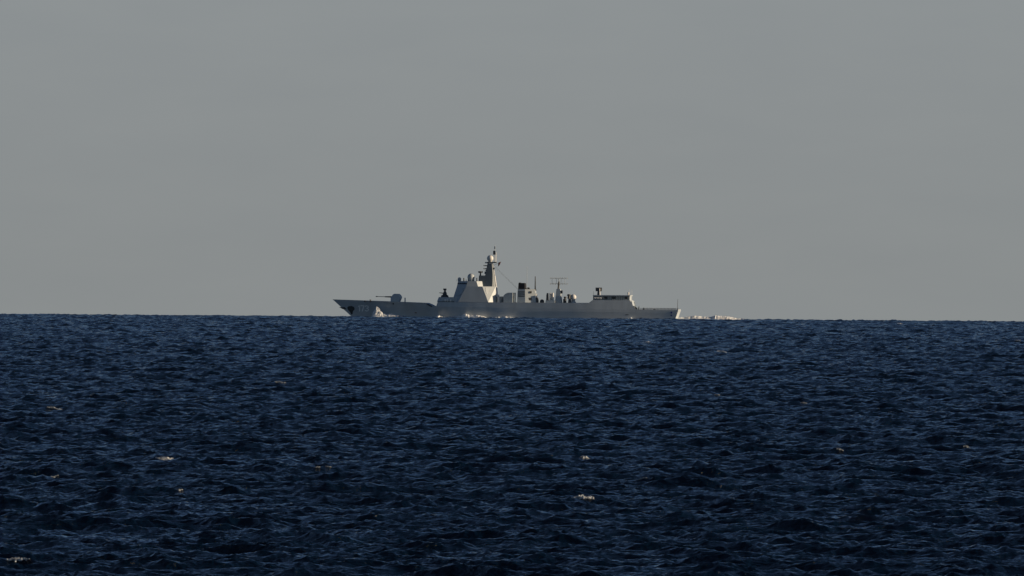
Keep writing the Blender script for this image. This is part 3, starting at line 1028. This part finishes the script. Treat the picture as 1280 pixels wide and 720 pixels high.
BW_PX = [464.8, 466.4, 468.3, 470.2, 471.6, 473.0, 474.6, 477.0, 480.0, 484.0, 486.5, 489.5, 491.5, 495, 498.5, 501.5, 504, 507, 509.5]
BW_Z = [0.4, 1.9, 3.1, 4.1, 4.7, 4.6, 3.9, 2.9, 2.0, 1.4, 1.6, 1.8, 1.6, 1.2, 1.1, .7, 1.0, .9, .1]
def bow_pos(u, v):
    px = 464.8 + (509.5 - 464.8) * u
    a = A(px, 5)
    ht = interp(px, BW_PX, BW_Z) * 1.12 * (1 + .15 * fbm(a * .9, 3.1)) 
    wd = 8.0 - 3.0 * u ** .5
    hb = half_breadth(a, 0.5)
    s = v * math.pi
    l = hb - .3 + wd * v
    z = -0.9 + (ht + .9) * math.sin(math.pi * v ** 1.35) ** .8
    k = fbm(a * .8, l * .9, z * .8) * .2 + fbm(a * 2.8, l * 2.8, z * 2.8) * .22
    return a + k * .6, l + k, z + k * .8 * math.sin(s)
foam_mound('bow_wave', 180, 44, bow_pos, 'tall white bow wave curling up the bow of the warship behind its number', 'bow wave')

HF_PX = [540, 542, 546, 547.5, 551, 556, 558, 562, 566, 572, 577, 580, 583, 588, 592, 597, 603, 608, 609.5, 612, 617, 622, 624.5, 626, 629, 633, 637, 641, 644, 650]
HF_Z = [.1, .8, .9, 1.5, .9, .8, .1, .5, .8, 1.1, 1.2, 1.9, 2.0, 1.5, 1.4, 1.6, 1.2, .7, .1, .5, .7, .6, 1.1, .2, .9, 1.1, .8, .9, .5, .0]
def side_pos(u, v):
    px = 540 + 110 * u
    a = A(px, 8)
    ht = interp(px, HF_PX, HF_Z) * 1.05 + .25 * fbm(a * .8, 9.0)
    hb = half_breadth(a, 0.5)
    s = v * math.pi
    l = hb - .3 + 4.4 * v
    z = -0.9 + (max(ht, 0) + .9) * math.sin(s) ** .8
    k = fbm(a * 1.2, l * 1.4, z) * .3
    return a + k * .5, l + k, z + k * .8 * math.sin(s)
foam_mound('hull_wash', 220, 16, side_pos, 'broken line of white foam washing along the side of the warship amidships', 'foam')

def stern_wash(u, v):
    px = 779 + 15 * u
    a = A(px, 8)
    ht = interp(px, [779, 782, 785, 788, 791, 794], [0, .35, .95, 1.1, .6, 0])
    s = v * math.pi
    l = half_breadth(a, .5) - .3 + 1.9 * v
    k = fbm(a * 1.3, l * 1.5, 5) * .25
    return a + k * .5, l + k, -.9 + (ht + .9) * math.sin(s) ** .8 + k * math.sin(s)
foam_mound('hull_wash', 40, 12, stern_wash, 'small white splash against the hull under the hangar of the warship', 'foam')

WK_PX = [838, 842, 848, 853, 858, 864, 868, 872, 878, 883, 888, 893, 897, 902, 907, 913, 919, 926, 933, 938, 946, 950]
WK_Z = [.1, .5, .9, 1.1, 1.3, 1.5, 1.8, 1.6, 1.35, 1.3, 1.45, 1.7, 1.9, 1.7, 1.5, 1.3, 1.0, .5, .1, .0, .1, .0]
def wake_pos(u, v):
    px = 838 + 112 * u
    a = A(px, 0)
    ht = interp(px, WK_PX, WK_Z) * 1.0 + .25 + .2 * fbm(a * .5, 1.7)
    s = v * math.pi
    l = 7.0 - 14.0 * v
    k = fbm(a * .9, l * .5, 2.0) * .16 + fbm(a * 2.4, l * 1.6, 4.0) * .07
    env = math.sin(s) ** .45
    top = ht * (0.72 + .35 * math.cos((v - .5) * 9))
    return a + k * .4, l + k * .5, -.9 + (max(top, .1) + .9) * env + k * .7 * env
foam_mound('wake', 420, 60, wake_pos, 'bank of churned white wake trailing behind the stern of the warship', 'wake')

# ------------------------------------------------------------------ whitecaps
CAMP = np.array(M.translation)
def pixel_ray(px, py):
    d = fwd + r2 * ((px - 640) / F_PX) + u2 * ((360 - py) / F_PX)
    return d.normalized()
def visible_point(px, py):
    """undisturbed (x, y) of the first piece of sea seen through a photograph pixel"""
    d = pixel_ray(px, py)
    t = np.arange(400, 5600, 0.25)
    x, y, z = d.x * t, d.y * t, H_CAM + d.z * t
    X, Y, Zs = sea_point(x, y)
    hit = np.nonzero(z < Zs)[0]
    k = hit[0] if len(hit) else len(t) - 1
    return x[k], y[k]
def whitecap(px, py, w_px, h_px, label, group):
    x0, y0 = visible_point(px, py)
    rr = math.hypot(x0, y0)
    mpp = rr / F_PX
    # climb to the crest of that wave
    s = np.arange(-1.5, 5.0, .1)
    X, Y, Zs = sea_point(np.full_like(s, x0), y0 + s)
    yc = y0 + s[int(np.argmax(Zs - s * .06))]
    W = w_px * mpp
    D = max(h_px * mpp * 2.4, .35)
    nu, nv = 64, 26
    u, v = np.meshgrid(np.linspace(-1, 1, nu), np.linspace(-1, 1, nv), indexing='ij')
    gx = x0 + u * W * .76
    gy = yc - .35 * D + v * D * .6 + .15 * D * np.sin(u * 2.2 + px)
    X, Y, Zs = sea_point(gx.ravel(), gy.ravel())
    nz = np.array([fbm(a * 5 / max(W, .8) + px, b * 3.0, py) for a, b in zip(gx.ravel(), gy.ravel())])
    fine = np.array([fbm(a * 6.0, b * 6.0, px) for a, b in zip(gx.ravel(), gy.ravel())])
    edge = np.clip(1 - (u.ravel() ** 2 + v.ravel() ** 2), -1, 1)
    field = edge * .8 + .5 * nz + .75 * fine
    lift = h_px * mpp * .24 * np.clip(field - .2, 0, 1) ** .7 * (1 + .5 * fine) + .015
    keep = (field > .22).reshape(nu, nv)
    bm = B()
    o0 = Vector((X.mean(), Y.mean(), Zs.mean()))
    top = {}
    def vt(i, j):
        if (i, j) not in top:
            k = i * nv + j
            top[(i, j)] = bm.verts.new((X[k] - o0.x, Y[k] - o0.y, Zs[k] + lift[k] - o0.z))
        return top[(i, j)]
    for i in range(nu - 1):
        for j in range(nv - 1):
            if keep[i, j] and keep[i + 1, j] and keep[i + 1, j + 1] and keep[i, j + 1]:
                bm.faces.new((vt(i, j), vt(i + 1, j), vt(i + 1, j + 1), vt(i, j + 1)))
    if not bm.faces:
        bm.free(); return None
    be = [e for e in bm.edges if e.is_boundary]
    ex = bmesh.ops.extrude_edge_only(bm, edges=be)      # skirt down to the water
    for g in ex['geom']:
        if isinstance(g, bmesh.types.BMVert):
            g.co.z -= .05
    o = link('whitecap', bm, 'foam' if w_px > 21 or py < 460 or 570 < py < 576 else 'thin_foam', None, True)
    o.location = o0
    o['label'] = label; o['category'] = 'whitecap'; o['group'] = group
    return o

BIG = 'breaking whitecaps on the open sea'
whitecap(724, 622, 27, 7, 'largest whitecap, a long white crest in the near water below the middle of the ship', BIG)
whitecap(26, 703, 22, 8, 'bright ragged whitecap in the bottom left corner of the sea', BIG)
whitecap(204, 574.5, 20, 6, 'white breaking crest on a dark wave in the left part of the sea', BIG)
whitecap(735, 573.5, 13, 3.5, 'small pale foam patch in the water straight above the largest whitecap', BIG)
whitecap(902, 439.5, 11, 2.6, 'short white crest in the far water to the right below the wake', BIG)
whitecap(67, 509.5, 15, 2, 'thin pale foam streak in the water near the left edge', BIG)
whitecap(350, 478.0, 11, 2, 'faint foam line in the far water, down and left of the warship bow', BIG)
FL = 'small flecks of foam on the wave crests'
for px, py, w, h, lab in (
        (68, 594.5, 6, 2.2, 'tiny bright foam fleck to the left of the white crest on the left'),
        (226, 613, 6, 2.4, 'tiny white fleck on a dark wave just below the white crest on the left'),
        (396, 589.5, 7, 2.0, 'left one of two foam flecks side by side left of the sea\'s middle'),
        (412, 589.5, 6, 2.2, 'right one of two foam flecks side by side left of the sea\'s middle'),
        (114, 497, 5, 2.2, 'dot of foam in the water above the thin streak at the left edge'),
        (800, 600, 8, 2.0, 'dim foam fleck on a dark crest to the right of the largest whitecap'),
        (1004, 503.5, 7, 2.4, 'small bright fleck to the right of the fleck below the wake'),
        (1052, 564, 9, 2.2, 'pale fleck of the near sea between the dim fleck and the right edge'),
        (1212, 558.5, 8, 1.8, 'faint foam fleck in the water near the right edge'),
        (808, 427.5, 5, 2.6, 'white dot of foam in the far water under the hangar of the warship'),
        (898, 495, 6, 1.8, 'tiny foam fleck straight below the short white crest under the wake'),
        (1272, 427, 6, 2.2, 'white fleck in the far water at the right edge'),
        (1125, 404.5, 8, 1.0, 'thin white line of foam just under the horizon on the right')):
    whitecap(px, py, w, h, lab, FL)
